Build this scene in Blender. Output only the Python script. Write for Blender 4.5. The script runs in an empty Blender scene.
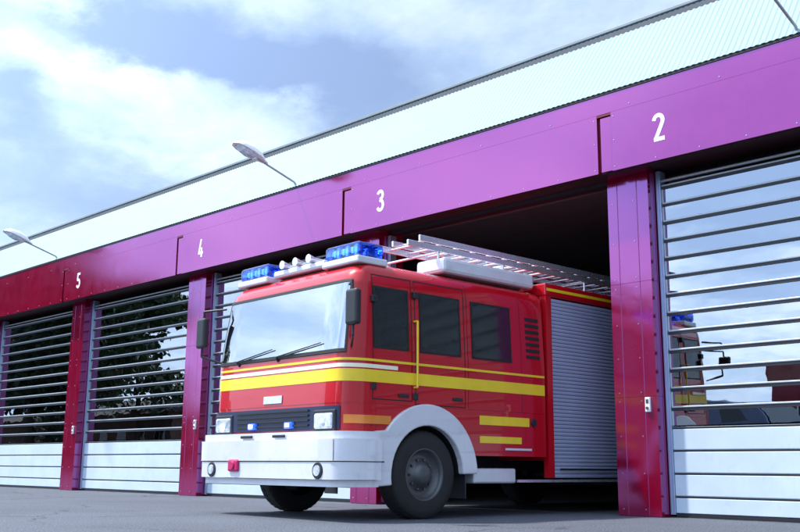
import bpy, bmesh, math, random
from mathutils import Vector, Matrix
R = math.radians
PI = math.pi
rnd = random.Random(7)
scene = bpy.context.scene
COL = scene.collection

# ------------------------------------------------------------------ camera
cam = bpy.data.cameras.new('camera')
cam.sensor_width = 36.0
cam.lens = 981.256 / 800.0 * 36.0
cam.clip_start = 0.05
cam.clip_end = 3000
camo = bpy.data.objects.new('camera', cam)
COL.objects.link(camo)
scene.camera = camo
YAW, PIT, ROL = -0.7882, 0.2024, 0.0079
_F = Vector((math.sin(YAW) * math.cos(PIT), math.cos(YAW) * math.cos(PIT), math.sin(PIT)))
_R0 = Vector((math.cos(YAW), -math.sin(YAW), 0))
_U0 = _R0.cross(_F)
_R = math.cos(ROL) * _R0 + math.sin(ROL) * _U0
_U = _R.cross(_F)
m = Matrix((( _R.x, _U.x, -_F.x), (_R.y, _U.y, -_F.y), (_R.z, _U.z, -_F.z))).to_4x4()
m.translation = Vector((19.9454, -10.0352, 0.5282))
camo.matrix_world = m

# ------------------------------------------------------------------ render look
scene.view_settings.view_transform = 'Standard'
scene.view_settings.look = 'None'
scene.view_settings.gamma = 1
scene.view_settings.exposure = 0.55
scene.render.engine = 'CYCLES'
scene.cycles.max_bounces = 8
scene.cycles.transparent_max_bounces = 24

# ------------------------------------------------------------------ sky and sun
SUN_AZ, SUN_EL = R(-130), R(60)          # azimuth measured from +Y towards +X
world = bpy.data.worlds.new('World')
scene.world = world
world.use_nodes = True
wt = world.node_tree
wt.nodes.clear()

class G:
    """small helper to write node graphs as expressions"""
    def __init__(s, t): s.t = t
    def n(s, typ, **kw):
        nd = s.t.nodes.new(typ)
        for k, v in kw.items(): setattr(nd, k, v)
        return nd
    def set(s, sock, v):
        if isinstance(v, bpy.types.NodeSocket): s.t.links.new(v, sock)
        else: sock.default_value = v
    def m(s, op, a, b=0.0, c=None, clamp=False):
        nd = s.n('ShaderNodeMath', operation=op, use_clamp=clamp)
        s.set(nd.inputs[0], a); s.set(nd.inputs[1], b)
        if c is not None: s.set(nd.inputs[2], c)
        return nd.outputs[0]
    def noise(s, vec, scale, detail=4, rough=.55, dist=0.0, typ=None):
        nd = s.n('ShaderNodeTexNoise')
        if vec is not None: s.t.links.new(vec, nd.inputs['Vector'])
        nd.inputs['Scale'].default_value = scale
        nd.inputs['Detail'].default_value = detail
        nd.inputs['Roughness'].default_value = rough
        nd.inputs['Distortion'].default_value = dist
        return nd
    def ramp(s, fac, stops):
        nd = s.n('ShaderNodeValToRGB')
        s.set(nd.inputs[0], fac)
        el = nd.color_ramp.elements
        while len(el) < len(stops): el.new(.5)
        for e, (p, c) in zip(el, stops):
            e.position = p
            e.color = (c, c, c, 1) if isinstance(c, (int, float)) else (*c, 1)
        return nd.outputs[0]
    def mix(s, f, a, b, typ='MIX'):
        nd = s.n('ShaderNodeMix', data_type='RGBA', blend_type=typ)
        s.set(nd.inputs[0], f)
        for k, v in ((6, a), (7, b)):
            s.set(nd.inputs[k], v if isinstance(v, bpy.types.NodeSocket) else (*v, 1))
        return nd.outputs[2]
    def smooth(s, v, a, b):
        nd = s.n('ShaderNodeMapRange', interpolation_type='SMOOTHSTEP')
        s.set(nd.inputs[0], v)
        nd.inputs[1].default_value = a; nd.inputs[2].default_value = b
        return nd.outputs[0]

g = G(wt)
tc = g.n('ShaderNodeTexCoord')
sep = g.n('ShaderNodeSeparateXYZ')
wt.links.new(tc.outputs['Generated'], sep.inputs[0])
sx, sy, sz = sep.outputs
# the cloud layer lies on a plane overhead: direction / (z + c)
zz = g.m('ADD', g.m('MAXIMUM', sz, 0.0), 0.25)
comb = g.n('ShaderNodeCombineXYZ')
wt.links.new(g.m('DIVIDE', sx, zz), comb.inputs[0])
wt.links.new(g.m('DIVIDE', sy, zz), comb.inputs[1])
cv = comb.outputs[0]
az = g.m('ARCTAN2', sx, sy)
el = g.m('ARCSINE', sz)
warp = g.noise(cv, 3.0, 7, .62)
wsep = g.n('ShaderNodeSeparateColor'); wt.links.new(warp.outputs['Color'], wsep.inputs[0])
azw = g.m('ADD', az, g.m('MULTIPLY', g.m('SUBTRACT', wsep.outputs[0], .5), .22))
elw = g.m('ADD', el, g.m('MULTIPLY', g.m('SUBTRACT', wsep.outputs[1], .5), .15))
def blob(a, e, ra, re, tilt=0.0):
    da = g.m('SUBTRACT', azw, R(a)); de = g.m('SUBTRACT', elw, R(e))
    c, s_ = math.cos(tilt), math.sin(tilt)
    p = g.m('ADD', g.m('MULTIPLY', da, c / R(ra)), g.m('MULTIPLY', de, s_ / R(ra)))
    q = g.m('ADD', g.m('MULTIPLY', de, c / R(re)), g.m('MULTIPLY', da, -s_ / R(re)))
    d = g.m('ADD', g.m('MULTIPLY', p, p), g.m('MULTIPLY', q, q))
    return g.m('EXPONENT', g.m('MULTIPLY', d, -1.0))
n1 = g.noise(cv, 1.1, 7, .58, .3).outputs[0]
cover = g.ramp(n1, [(.36, 0.42), (.50, .72), (.66, 1.0)])
# deep blue openings in the cloud, and one grey-blue bank over the roof
SKY_BLOBS = [(-55, 15, 10, 2.5, 0, -.15), (-46, 17.5, 6, 3, 0, -.3), (-60.5, 24.0, 11, 2.5, -.12, -1.0), (-50.5, 22, 7, 3.4, -.25, -.6), (-61, 20.8, 7, 1.2, -.10, .5), (-68, 18.5, 4, 2.5, 0, -.4), (-58.5, 19.5, 3, 2.4, 0, .7),
             (-54, 20.5, 4, 1.3, -.2, .6), (-67.8, 26.0, 2.6, 1.6, .2, 1.2), (-64, 14.5, 8, 3, 0, -.45), (-68, 20, 2.2, 1.4, 0, -.6), (-34, 26, 9, 9, 0, .6),
             (-156, 18, 8, 5, 0, -.9), (-151, 12, 6, 1.5, 0, -.6), (-130, 22, 16, 10, 0, .5), (-130, 40, 30, 10, 0, .3)]
for a_, e_, ra, re, tl, w in SKY_BLOBS:
    cover = g.m('ADD', cover, g.m('MULTIPLY', blob(a_, e_, ra, re, tl), w))
cover = g.m('MINIMUM', g.m('MAXIMUM', cover, 0.10), 1.0)
sky = g.n('ShaderNodeTexSky', sky_type='NISHITA')
sky.sun_disc = False
sky.sun_elevation = SUN_EL
sky.sun_rotation = SUN_AZ
sky.air_density = 1.0; sky.dust_density = .6; sky.ozone_density = 2.2
n2 = g.noise(cv, 3.2, 6, .6, .2).outputs[0]
cloudcol = g.mix(g.smooth(n2, .3, .7), (3.7, 5.2, 7.9), (6.9, 8.3, 9.9))
skyb = g.mix(.8, sky.outputs[0], (2.9, 4.1, 6.8))
skycol = g.mix(g.smooth(cover, .02, .98), skyb, cloudcol)
# thin cloud is brighter on the side of the sky where the sun stands
vd = g.n('ShaderNodeVectorMath', operation='DOT_PRODUCT')
wt.links.new(tc.outputs['Generated'], vd.inputs[0])
vd.inputs[1].default_value = (-.45, -.74, .50)
glow = g.m('ADD', 1.0, g.m('MULTIPLY', g.smooth(vd.outputs['Value'], -.1, 1.0), 1.7))
vm = g.n('ShaderNodeVectorMath', operation='SCALE')
wt.links.new(skycol, vm.inputs[0]); wt.links.new(glow, vm.inputs['Scale'])
skycol = vm.outputs[0]
bg = g.n('ShaderNodeBackground')
bg.inputs[1].default_value = 0.085
wt.links.new(skycol, bg.inputs[0])
wo = g.n('ShaderNodeOutputWorld')
wt.links.new(bg.outputs[0], wo.inputs[0])

sun = bpy.data.lights.new('sun', 'SUN')
sun.energy = 4.4
sun.angle = R(3)
sun.color = (1.0, .96, .9)
suno = bpy.data.objects.new('sun', sun)
COL.objects.link(suno)
sd = Vector((math.sin(SUN_AZ) * math.cos(SUN_EL), math.cos(SUN_AZ) * math.cos(SUN_EL), math.sin(SUN_EL)))
suno.rotation_euler = sd.to_track_quat('Z', 'Y').to_euler()
suno.location = (0, -30, 40)

# ------------------------------------------------------------------ materials
def mat(name, col, rough=.5, metal=0.0, var=.08, scale=3.0, bump=0.0, bscale=60, coat=0.0, coat_ior=1.5,
        ior=1.5, tint=None, emit=None, estr=0.0, dirt=0.0, rvar=.12, coat_rough=.03, streak=0.0):
    mt = bpy.data.materials.new(name)
    mt.use_nodes = True
    t = mt.node_tree
    t.nodes.clear()
    q = G(t)
    out = q.n('ShaderNodeOutputMaterial')
    b = q.n('ShaderNodeBsdfPrincipled')
    t.links.new(b.outputs[0], out.inputs[0])
    o = q.n('ShaderNodeTexCoord').outputs['Object']
    nz = q.noise(o, scale, 5, .6).outputs[0]
    lo = tuple(c * (1 - var) for c in col); hi = tuple(min(1, c * (1 + var)) for c in col)
    c = q.mix(q.smooth(nz, .3, .7), lo, hi)
    if dirt:
        dn = q.noise(o, scale * 2.7, 8, .7, .5).outputs[0]
        c = q.mix(q.m('MULTIPLY', q.smooth(dn, .52, .75), dirt), c, tuple(x * .35 + .02 for x in col))
    if streak:
        mp = q.n('ShaderNodeMapping'); mp.inputs['Scale'].default_value = (7, 7, .5)
        t.links.new(o, mp.inputs[0])
        sn = q.noise(mp.outputs[0], 2.2, 6, .65).outputs[0]
        c = q.mix(q.m('MULTIPLY', q.smooth(sn, .55, .8), streak), c, tuple(x * .6 + .03 for x in col))
    t.links.new(c, b.inputs['Base Color'])
    rn = q.noise(o, scale * 4, 3, .6).outputs[0]
    t.links.new(q.m('ADD', q.m('MULTIPLY', q.m('SUBTRACT', rn, .5), rvar), rough, clamp=True), b.inputs['Roughness'])
    b.inputs['Metallic'].default_value = metal
    b.inputs['IOR'].default_value = ior
    if tint: b.inputs['Specular Tint'].default_value = (*tint, 1)
    b.inputs['Coat Weight'].default_value = coat
    b.inputs['Coat IOR'].default_value = coat_ior
    b.inputs['Coat Roughness'].default_value = coat_rough
    if emit:
        b.inputs['Emission Color'].default_value = (*emit, 1)
        b.inputs['Emission Strength'].default_value = estr
    if bump:
        bn = q.noise(o, bscale, 4, .6).outputs[0]
        bp = q.n('ShaderNodeBump')
        bp.inputs['Strength'].default_value = bump
        bp.inputs['Distance'].default_value = .01
        t.links.new(bn, bp.inputs['Height'])
        t.links.new(bp.outputs[0], b.inputs['Normal'])
        if coat: t.links.new(bp.outputs[0], b.inputs['Coat Normal'])
    return mt

def glass_mat(name, tint, ior, rough=.0, bump=.0, bscale=2.0):
    mt = bpy.data.materials.new(name); mt.use_nodes = True
    t = mt.node_tree; t.nodes.clear(); q = G(t)
    out = q.n('ShaderNodeOutputMaterial')
    tr = q.n('ShaderNodeBsdfTransparent'); tr.inputs[0].default_value = (*tint, 1)
    gl = q.n('ShaderNodeBsdfGlossy'); gl.inputs['Roughness'].default_value = rough
    gl.inputs[0].default_value = (.93, .97, 1, 1)
    fr = q.n('ShaderNodeFresnel'); fr.inputs[0].default_value = ior
    mx = q.n('ShaderNodeMixShader')
    t.links.new(fr.outputs[0], mx.inputs[0]); t.links.new(tr.outputs[0], mx.inputs[1]); t.links.new(gl.outputs[0], mx.inputs[2])
    t.links.new(mx.outputs[0], out.inputs[0])
    if bump:
        o = q.n('ShaderNodeTexCoord').outputs['Object']
        mp = q.n('ShaderNodeMapping'); mp.inputs['Scale'].default_value = (1, 1, 2.6)
        t.links.new(o, mp.inputs[0])
        bn = q.noise(mp.outputs[0], bscale, 2, .5).outputs[0]
        bp = q.n('ShaderNodeBump'); bp.inputs['Strength'].default_value = bump; bp.inputs['Distance'].default_value = .02
        t.links.new(bn, bp.inputs['Height'])
        t.links.new(bp.outputs[0], gl.inputs['Normal'])
    return mt

M = {}
M['crimson'] = mat('crimson_panel_paint', (.20, .0006, .016), .12, var=.08, scale=.9, ior=3.0, tint=(.74, .36, .95), bump=.03, bscale=1.6, dirt=.10, streak=.35)
M['crimson_edge'] = mat('crimson_shadow_gap', (.16, .002, .02), .4)
M['screw'] = mat('screw_steel', (.5, .4, .45), .35, metal=.8)
M['number'] = mat('number_white', (.85, .84, .84), .45, var=.03)
M['clad'] = mat('pale_cladding', (.225, .32, .345), .6, var=.03, scale=1.2, ior=1.45)
M['flash'] = mat('grey_flashing', (.22, .25, .26), .5)
M['dark_gap'] = mat('black_gap', (.012, .012, .014), .7)
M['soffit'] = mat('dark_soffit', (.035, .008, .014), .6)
M['rail'] = mat('guide_rail_aluminium', (.42, .55, .70), .32, metal=.65, var=.05)
M['lath'] = mat('white_lath', (.52, .61, .70), .35, var=.05, scale=2, dirt=.16, bump=.03, bscale=3, streak=.25)
M['hinge'] = mat('black_hinge_rubber', (.012, .013, .02), .5)
M['hingebar'] = mat('aluminium_hinge_bar', (.45, .49, .52), .4, metal=.3)
M['glazing'] = glass_mat('clear_door_glazing', (.72, .80, .85), 4.0, .0, bump=.045, bscale=1.3)
M['switchw'] = mat('white_plastic', (.78, .78, .76), .45)
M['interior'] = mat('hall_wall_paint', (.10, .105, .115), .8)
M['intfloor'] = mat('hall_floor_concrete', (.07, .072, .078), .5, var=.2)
M['cab_grey'] = mat('cabinet_grey', (.28, .33, .38), .45)
M['lamp_body'] = mat('lamp_white_paint', (.88, .90, .92), .4, var=.02)
M['lamp_lens'] = mat('lamp_prism_lens', (.62, .74, .86), .12, var=.3, scale=14, ior=1.6, coat=1)
M['lamp_arm'] = mat('galvanised_tube', (.42, .46, .47), .42, metal=.5)
M['tred'] = mat('engine_red_paint', (.46, .002, .010), .3, var=.03, scale=1, ior=1.35, coat=1, coat_ior=1.36, bump=.010, bscale=3, dirt=.12, streak=.18)
M['twhite'] = mat('engine_white_paint', (.62, .64, .69), .3, var=.05, scale=2, coat=1, dirt=.28, streak=.2)
M['tyellow'] = mat('reflective_yellow', (.84, .60, .015), .4, var=.06, coat=.3, dirt=.15)
M['tyellow2'] = mat('reflective_cream', (.88, .85, .62), .35, var=.05, coat=.5)
M['tdark'] = mat('black_trim', (.015, .016, .02), .45)
M['tnavy'] = mat('grille_dark_blue', (.012, .02, .06), .35)
M['tglass'] = glass_mat('tinted_cab_glass', (.30, .34, .38), 1.7, .10)
M['twind'] = glass_mat('windscreen_glass', (.55, .68, .74), 4.6, 0, bump=.012, bscale=1.5)
M['liner'] = mat('cab_liner_grey', (.05, .052, .06), .8)
M['seat'] = mat('seat_fabric_dark_blue', (.03, .035, .07), .9)
M['tseal'] = mat('rubber_seal', (.01, .01, .01), .6)
M['shutter'] = mat('shutter_aluminium', (.32, .35, .50), .5, metal=.05, var=.05)
M['alu'] = mat('aluminium', (.72, .74, .80), .28, metal=.75, var=.05)
M['steel'] = mat('step_steel', (.60, .64, .68), .35, metal=.4)
M['tyre'] = mat('tyre_rubber', (.016, .016, .017), .75, bump=.2, bscale=40)
M['rim'] = mat('wheel_rim', (.09, .095, .10), .4, metal=.4)
M['blue'] = mat('blue_beacon_lens', (.01, .06, .55), .12, ior=1.6, coat=1, emit=(.03, .16, 1), estr=.55, var=.3, scale=12)
M['bluelens'] = glass_mat('clear_blue_lens', (.12, .30, 1.0), 1.6, .02)
M['bluecore'] = mat('blue_beacon_lamp', (.5, .7, 1), .3, emit=(.25, .5, 1), estr=3.0)
M['orange'] = mat('orange_indicator', (.75, .22, .01), .25, coat=1)
M['headl'] = mat('headlight_glass', (.45, .50, .58), .08, ior=1.7, coat=1, var=.4, scale=14)
M['lit'] = mat('lit_lamp', (.8, .85, 1), .2, emit=(.55, .72, 1), estr=9)
M['towred'] = mat('magenta_tow_plate', (.45, .01, .10), .35)

# ------------------------------------------------------------------ mesh helpers
def tag(o, label=None, cat=None, group=None, kind=None):
    if label: o['label'] = label
    if cat: o['category'] = cat
    if group: o['group'] = group
    if kind: o['kind'] = kind
    return o
def empty(name, loc=(0, 0, 0), rz=0.0, parent=None):
    o = bpy.data.objects.new(name, None)
    COL.objects.link(o); o.location = loc; o.rotation_euler = (0, 0, rz); o.empty_display_size = .3
    if parent: o.parent = parent
    return o

class MB:
    def __init__(s): s.v = []; s.f = []; s.mi = []; s.sm = []
    def add(s, vs, fs, mi=0, smooth=False, M_=None):
        b = len(s.v)
        for v in vs:
            v = Vector(v)
            s.v.append(tuple(M_ @ v) if M_ else tuple(v))
        for f in fs:
            s.f.append(tuple(b + i for i in f)); s.mi.append(mi); s.sm.append(smooth)
    def box(s, x0, x1, y0, y1, z0, z1, mi=0, M_=None):
        vs = [(x, y, z) for x in (x0, x1) for y in (y0, y1) for z in (z0, z1)]
        s.add(vs, [(0, 1, 3, 2), (4, 6, 7, 5), (0, 4, 5, 1), (2, 3, 7, 6), (0, 2, 6, 4), (1, 5, 7, 3)], mi, False, M_)
    def rbox(s, x0, x1, y0, y1, z0, z1, b=.02, mi=0, seg=2, M_=None):
        bm = bmesh.new()
        bmesh.ops.create_cube(bm, size=1)
        for v in bm.verts:
            v.co = Vector(((x0 + x1) / 2 + v.co.x * (x1 - x0), (y0 + y1) / 2 + v.co.y * (y1 - y0), (z0 + z1) / 2 + v.co.z * (z1 - z0)))
        bmesh.ops.bevel(bm, geom=list(bm.edges), offset=min(b, .49 * min(x1 - x0, y1 - y0, z1 - z0)), segments=seg, profile=.5, affect='EDGES')
        s.frombm(bm, mi, M_)
    def frombm(s, bm, mi=0, M_=None, smooth=False):
        bm.verts.ensure_lookup_table(); bm.verts.index_update()
        s.add([v.co.copy() for v in bm.verts], [[v.index for v in f.verts] for f in bm.faces], mi, smooth, M_)
        bm.free()
    def tube(s, p0, p1, r0, r1=None, n=10, mi=0, cap=True):
        r1 = r0 if r1 is None else r1
        p0 = Vector(p0); p1 = Vector(p1); d = (p1 - p0).normalized()
        a = d.orthogonal().normalized(); b = d.cross(a)
        vs = []
        for p, r in ((p0, r0), (p1, r1)):
            for i in range(n):
                t = 2 * PI * i / n
                vs.append(p + a * r * math.cos(t) + b * r * math.sin(t))
        fs = [(i, (i + 1) % n, n + (i + 1) % n, n + i) for i in range(n)]
        s.add(vs, fs, mi, True)
        if cap: s.add(vs, [tuple(range(n))[::-1], tuple(range(n, 2 * n))], mi, False)
    def lathe(s, prof, n=32, mi=0, axis='y', M_=None, close=True):
        vs = []
        for (r, h) in prof:
            for i in range(n):
                t = 2 * PI * i / n
                vs.append((r * math.cos(t), h, r * math.sin(t)) if axis == 'y' else (r * math.cos(t), r * math.sin(t), h))
        fs = []
        for k in range(len(prof) - 1):
            for i in range(n):
                j = (i + 1) % n
                fs.append((k * n + i, k * n + j, (k + 1) * n + j, (k + 1) * n + i))
        s.add(vs, fs, mi, True, M_)
    def extrude(s, pts, y0, y1, mi=0, M_=None, plane='xz'):
        """closed 2D outline (may be concave) extruded from y0 to y1"""
        bm = bmesh.new()
        ring = []
        for (a, b) in pts: ring.append(bm.verts.new((a, y0, b)))
        es = [bm.edges.new((ring[i], ring[(i + 1) % len(ring)])) for i in range(len(ring))]
        res = bmesh.ops.triangle_fill(bm, use_beauty=True, edges=es)
        fcs = [f for f in res['geom'] if isinstance(f, bmesh.types.BMFace)]
        ex = bmesh.ops.extrude_face_region(bm, geom=fcs, use_keep_orig=True)
        vv = [e for e in ex['geom'] if isinstance(e, bmesh.types.BMVert)]
        bmesh.ops.translate(bm, verts=vv, vec=(0, y1 - y0, 0))
        bmesh.ops.recalc_face_normals(bm, faces=list(bm.faces))
        s.frombm(bm, mi, M_)
    def build(s, name, mats, parent=None, bevel=0.0, recalc=True, seg=2):
        me = bpy.data.meshes.new(name)
        me.from_pydata(s.v, [], s.f)
        ml = mats if isinstance(mats, (list, tuple)) else [mats]
        for k in ml: me.materials.append(M[k] if isinstance(k, str) else k)
        me.polygons.foreach_set('material_index', s.mi)
        me.polygons.foreach_set('use_smooth', s.sm)
        if recalc:
            bm = bmesh.new(); bm.from_mesh(me)
            bmesh.ops.recalc_face_normals(bm, faces=list(bm.faces))
            bm.to_mesh(me); bm.free()
        me.update()
        o = bpy.data.objects.new(name, me)
        COL.objects.link(o)
        if parent: o.parent = parent
        if bevel:
            md = o.modifiers.new('bevel', 'BEVEL'); md.width = bevel; md.segments = seg; md.limit_method = 'ANGLE'; md.angle_limit = R(40)
        return o

def copy_tree(o, parent=None):
    c = o.copy(); COL.objects.link(c)
    if parent: c.parent = parent
    for ch in [x for x in list(COL.objects) if x.parent == o]: copy_tree(ch, c)
    return c

# ------------------------------------------------------------------ ground
def asphalt():
    mt = bpy.data.materials.new('asphalt'); mt.use_nodes = True
    t = mt.node_tree; b = t.nodes['Principled BSDF']; q = G(t)
    o = q.n('ShaderNodeTexCoord').outputs['Object']
    big = q.noise(o, .5, 5, .6).outputs[0]
    fine = q.noise(o, 55, 3, .7).outputs[0]
    vor = q.n('ShaderNodeTexVoronoi'); vor.inputs['Scale'].default_value = 70
    t.links.new(o, vor.inputs['Vector'])
    c = q.mix(q.smooth(big, .3, .7), (.038, .045, .062), (.066, .076, .10))
    c = q.mix(q.smooth(fine, .42, .72), c, (.19, .21, .25), 'MIX')
    c2 = q.mix(q.smooth(vor.outputs['Distance'], .0, .5), (.03, .033, .04), c)
    oil = q.noise(o, .9, 6, .7, .6).outputs[0]
    c3 = q.mix(q.m('MULTIPLY', q.smooth(oil, .58, .72), .4), c2, (.04, .042, .05))
    wv = q.noise(o, 1.3, 4, .6); vm_ = q.n('ShaderNodeVectorMath', operation='MULTIPLY_ADD')
    t.links.new(wv.outputs['Color'], vm_.inputs[0]); vm_.inputs[1].default_value = (.7, .7, 0); t.links.new(o, vm_.inputs[2])
    vc = q.n('ShaderNodeTexVoronoi', feature='DISTANCE_TO_EDGE'); vc.inputs['Scale'].default_value = .33
    t.links.new(vm_.outputs[0], vc.inputs['Vector'])
    msk = q.noise(o, .35, 2, .5).outputs[0]
    crack = q.m('MULTIPLY', q.m('SUBTRACT', 1.0, q.smooth(vc.outputs['Distance'], .002, .008)), q.smooth(msk, .45, .55))
    c3 = q.mix(q.m('MULTIPLY', crack, .75), c3, (.015, .016, .02))
    t.links.new(c3, b.inputs['Base Color'])
    b.inputs['Roughness'].default_value = .78
    bp = q.n('ShaderNodeBump'); bp.inputs['Strength'].default_value = .7; bp.inputs['Distance'].default_value = .012
    t.links.new(q.m('ADD', fine, q.m('MULTIPLY', vor.outputs['Distance'], .6)), bp.inputs['Height'])
    t.links.new(bp.outputs[0], b.inputs['Normal'])
    return mt
M['asphalt'] = asphalt()
gb = MB()
gb.add([(-900, -900, 0), (900, -900, 0), (900, 900, 0), (-900, 900, 0)], [(0, 1, 2, 3)])
tag(gb.build('ground', 'asphalt', recalc=False), kind='structure')

# ------------------------------------------------------------------ fire station
L0, SP, PW = -0.42, 4.63, 0.56        # left edge of a pillar, bay spacing, pillar width
K0, K1 = -3, 5                        # pillar indices
XL, XR = L0 + K0 * SP, L0 + K1 * SP + PW
ZB, ZM, ZT = 4.02, 4.76, 5.0          # fascia bottom, seam, top
FY = -0.30
station = empty('fire_station', (0, 0, 0))
tag(station, 'crimson fire station with numbered bays, glazed roller doors and pale metal cladding above', 'fire station')

def screws(mb, pts, y, mi=1):
    for (x, z) in pts:
        mb.tube((x, y, z), (x, y - .006, z), .009, .007, 8, mi)

# pillars
for k in range(K0, K1 + 1):
    x = L0 + k * SP
    p = MB()
    d = .17
    # folded sheet casing: three vertical folds on the face
    prof = [(x, d), (x, 0), (x + .13, 0), (x + .136, .006), (x + .142, 0), (x + .40, 0), (x + .406, .006), (x + .412, 0), (x + PW, 0), (x + PW, d)]
    for (a, b) in zip(prof[:-1], prof[1:]):
        for z0, z1 in ((0.012, 1.348), (1.352, 2.698), (2.702, 4.02)):
            p.add([(a[0], a[1], z0), (b[0], b[1], z0), (b[0], b[1], z1), (a[0], a[1], z1)], [(0, 1, 2, 3)])
    p.box(x + .01, x + PW - .01, .01, d + .35, 0.0, 4.1)
    screws(p, [(x + .07, z) for z in (.08, .48, .9, 1.3, 1.40, 1.8, 2.2, 2.64, 2.76, 3.2, 3.7)], 0)
    screws(p, [(x + .36, z) for z in (.08, .48, .9, 1.3, 1.40, 1.8, 2.2, 2.64, 2.76, 3.2, 3.7)], 0)
    po = p.build('pillar', ['crimson', 'screw'], station, bevel=.0)
    s_ = MB()
    s_.rbox(x + .42, x + .485, -.035, -.001, 1.17, 1.34, .008)
    s_.tube((x + .4525, -.035, 1.215), (x + .4525, -.047, 1.215), .017, .017, 12, 1)
    s_.box(x + .437, x + .468, -.039, -.034, 1.27, 1.315, 1)
    s_.build('key_switch', ['switchw', 'rim'], po)

# fascia: a continuous upper strip, one big lower plate per bay, a recessed strip at each joint
f = MB()
f.box(XL - .3, XR + .3, FY, FY + .02, ZM + .002, ZT)
screws(f, [(XL + .6 + i * 1.155, ZM + .05) for i in range(32)], FY)
f.build('fascia_upper_strip', ['crimson', 'screw'], station)
NOTCH = {0: -.36, 1: 4.20, 2: 8.88, 3: 13.55}
def notch(k): return NOTCH.get(k, -.36 + k * 4.637)
def digit_strokes(ch):
    A = lambda cx, cz, rx, rz, a0, a1, n=12: [(cx + rx * math.cos(R(a0 + (a1 - a0) * i / n)), cz + rz * math.sin(R(a0 + (a1 - a0) * i / n))) for i in range(n + 1)]
    if ch == '2': return [A(.22, .74, .17, .19, 175, -25, 12) + [(.30, .50), (.10, .10)], [(.02, .07), (.44, .07)]]
    if ch == '3': return [A(.20, .75, .165, .18, 160, -80, 12) + [(.17, .565)], [(.16, .54)] + A(.20, .29, .185, .22, 75, -155, 14)]
    if ch == '4': return [[(.25, 1.0), (.065, .24)], [(.0, .24), (.46, .24)], [(.32, .52), (.32, .0)]]
    if ch == '5': return [[(.40, .93), (.04, .93)], [(.10, .99), (.08, .50)], A(.20, .31, .185, .245, 128, -155, 16)]
def stroke_mesh(mb, lines, w, ox, oz, h, y0, y1):
    for li, ln in enumerate(lines):
        y0 -= .0006
        pts = [Vector((a, b)) for a, b in ln]
        Lf, Rt = [], []
        for i, p_ in enumerate(pts):
            a = pts[max(0, i - 1)]; b = pts[min(len(pts) - 1, i + 1)]
            t = (b - a).normalized(); nn = Vector((-t.y, t.x))
            if 0 < i < len(pts) - 1:
                t1 = (p_ - a).normalized(); c = max(.45, nn.dot(Vector((-t1.y, t1.x))))
            else: c = 1
            Lf.append(p_ + nn * w / 2 / c); Rt.append(p_ - nn * w / 2 / c)
        n = len(pts)
        vs = [(ox + q_.x * h, y, oz + q_.y * h) for y in (y0, y1) for q_ in Lf + Rt]
        fs = []
        for i in range(n - 1):
            fs += [(i, i + 1, n + i + 1, n + i), (2 * n + i, 3 * n + i, 3 * n + i + 1, 2 * n + i + 1),
                   (i, 2 * n + i, 2 * n + i + 1, i + 1), (n + i, n + i + 1, 3 * n + i + 1, 3 * n + i)]
        fs += [(0, n, 3 * n, 2 * n), (n - 1, 3 * n - 1, 4 * n - 1, 2 * n - 1)]
        mb.add(vs, fs)
NUM = {3: ('2', 14.40), 2: ('3', 9.75), 1: ('4', 5.02), 0: ('5', .37)}
for k in range(K0, K1):
    x0, x1 = notch(k), notch(k + 1)
    pl = MB()
    pl.box(x0 + .20, x1, FY - .004, FY + .018, ZB, ZM - .002)
    pl.box(x1 - .006, x1, FY + .018, FY + .06, ZB, ZM - .002)
    pts = [(x0 + .235, z) for z in (ZB + .05, 4.4, ZM - .06)] + [(x1 - .04, z) for z in (ZB + .05, 4.4, ZM - .06)] + [(x0 + .235 + i * .55, ZB + .04) for i in range(1, 8)]
    screws(pl, pts, FY - .004)
    pn = pl.build('fascia_panel', ['crimson', 'screw'], station)
    st = MB()
    st.box(x0, x0 + .2, FY + .045, FY + .055, ZB + .03, ZM - .03)
    st.box(x0, x0 + .2, FY - .002, FY + .045, ZM - .03, ZM - .004, 1)
    st.box(x0 + .045, x0 + .199, FY + .004, FY + .02, ZB + .01, ZM - .05)
    st.build('joint_strip', ['crimson_edge', 'crimson_edge'], station)
    st2 = MB(); st2.box(x0 + .048, x0 + .197, FY - .001, FY + .003, ZB + .008, ZM - .052)
    st2.build('joint_cover', 'crimson', station, bevel=.002)
    if k in NUM:
        ch, cx = NUM[k]
        nb = MB()
        stroke_mesh(nb, digit_strokes(ch), .145, cx - .085, 4.245, .335, FY - .0065, FY - .0045)
        no = nb.build('bay_number', 'number', pn)
        no['label'] = 'white numeral %s painted on the crimson fascia' % ch
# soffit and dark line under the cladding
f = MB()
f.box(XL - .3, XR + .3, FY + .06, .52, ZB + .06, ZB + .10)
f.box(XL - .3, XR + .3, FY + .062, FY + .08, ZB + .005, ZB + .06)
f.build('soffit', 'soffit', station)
f = MB(); f.box(XL - .3, XR + .3, FY - .012, FY + .3, ZT + .001, ZT + .028)
f.build('drip_gap', 'dark_gap', station)
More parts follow.
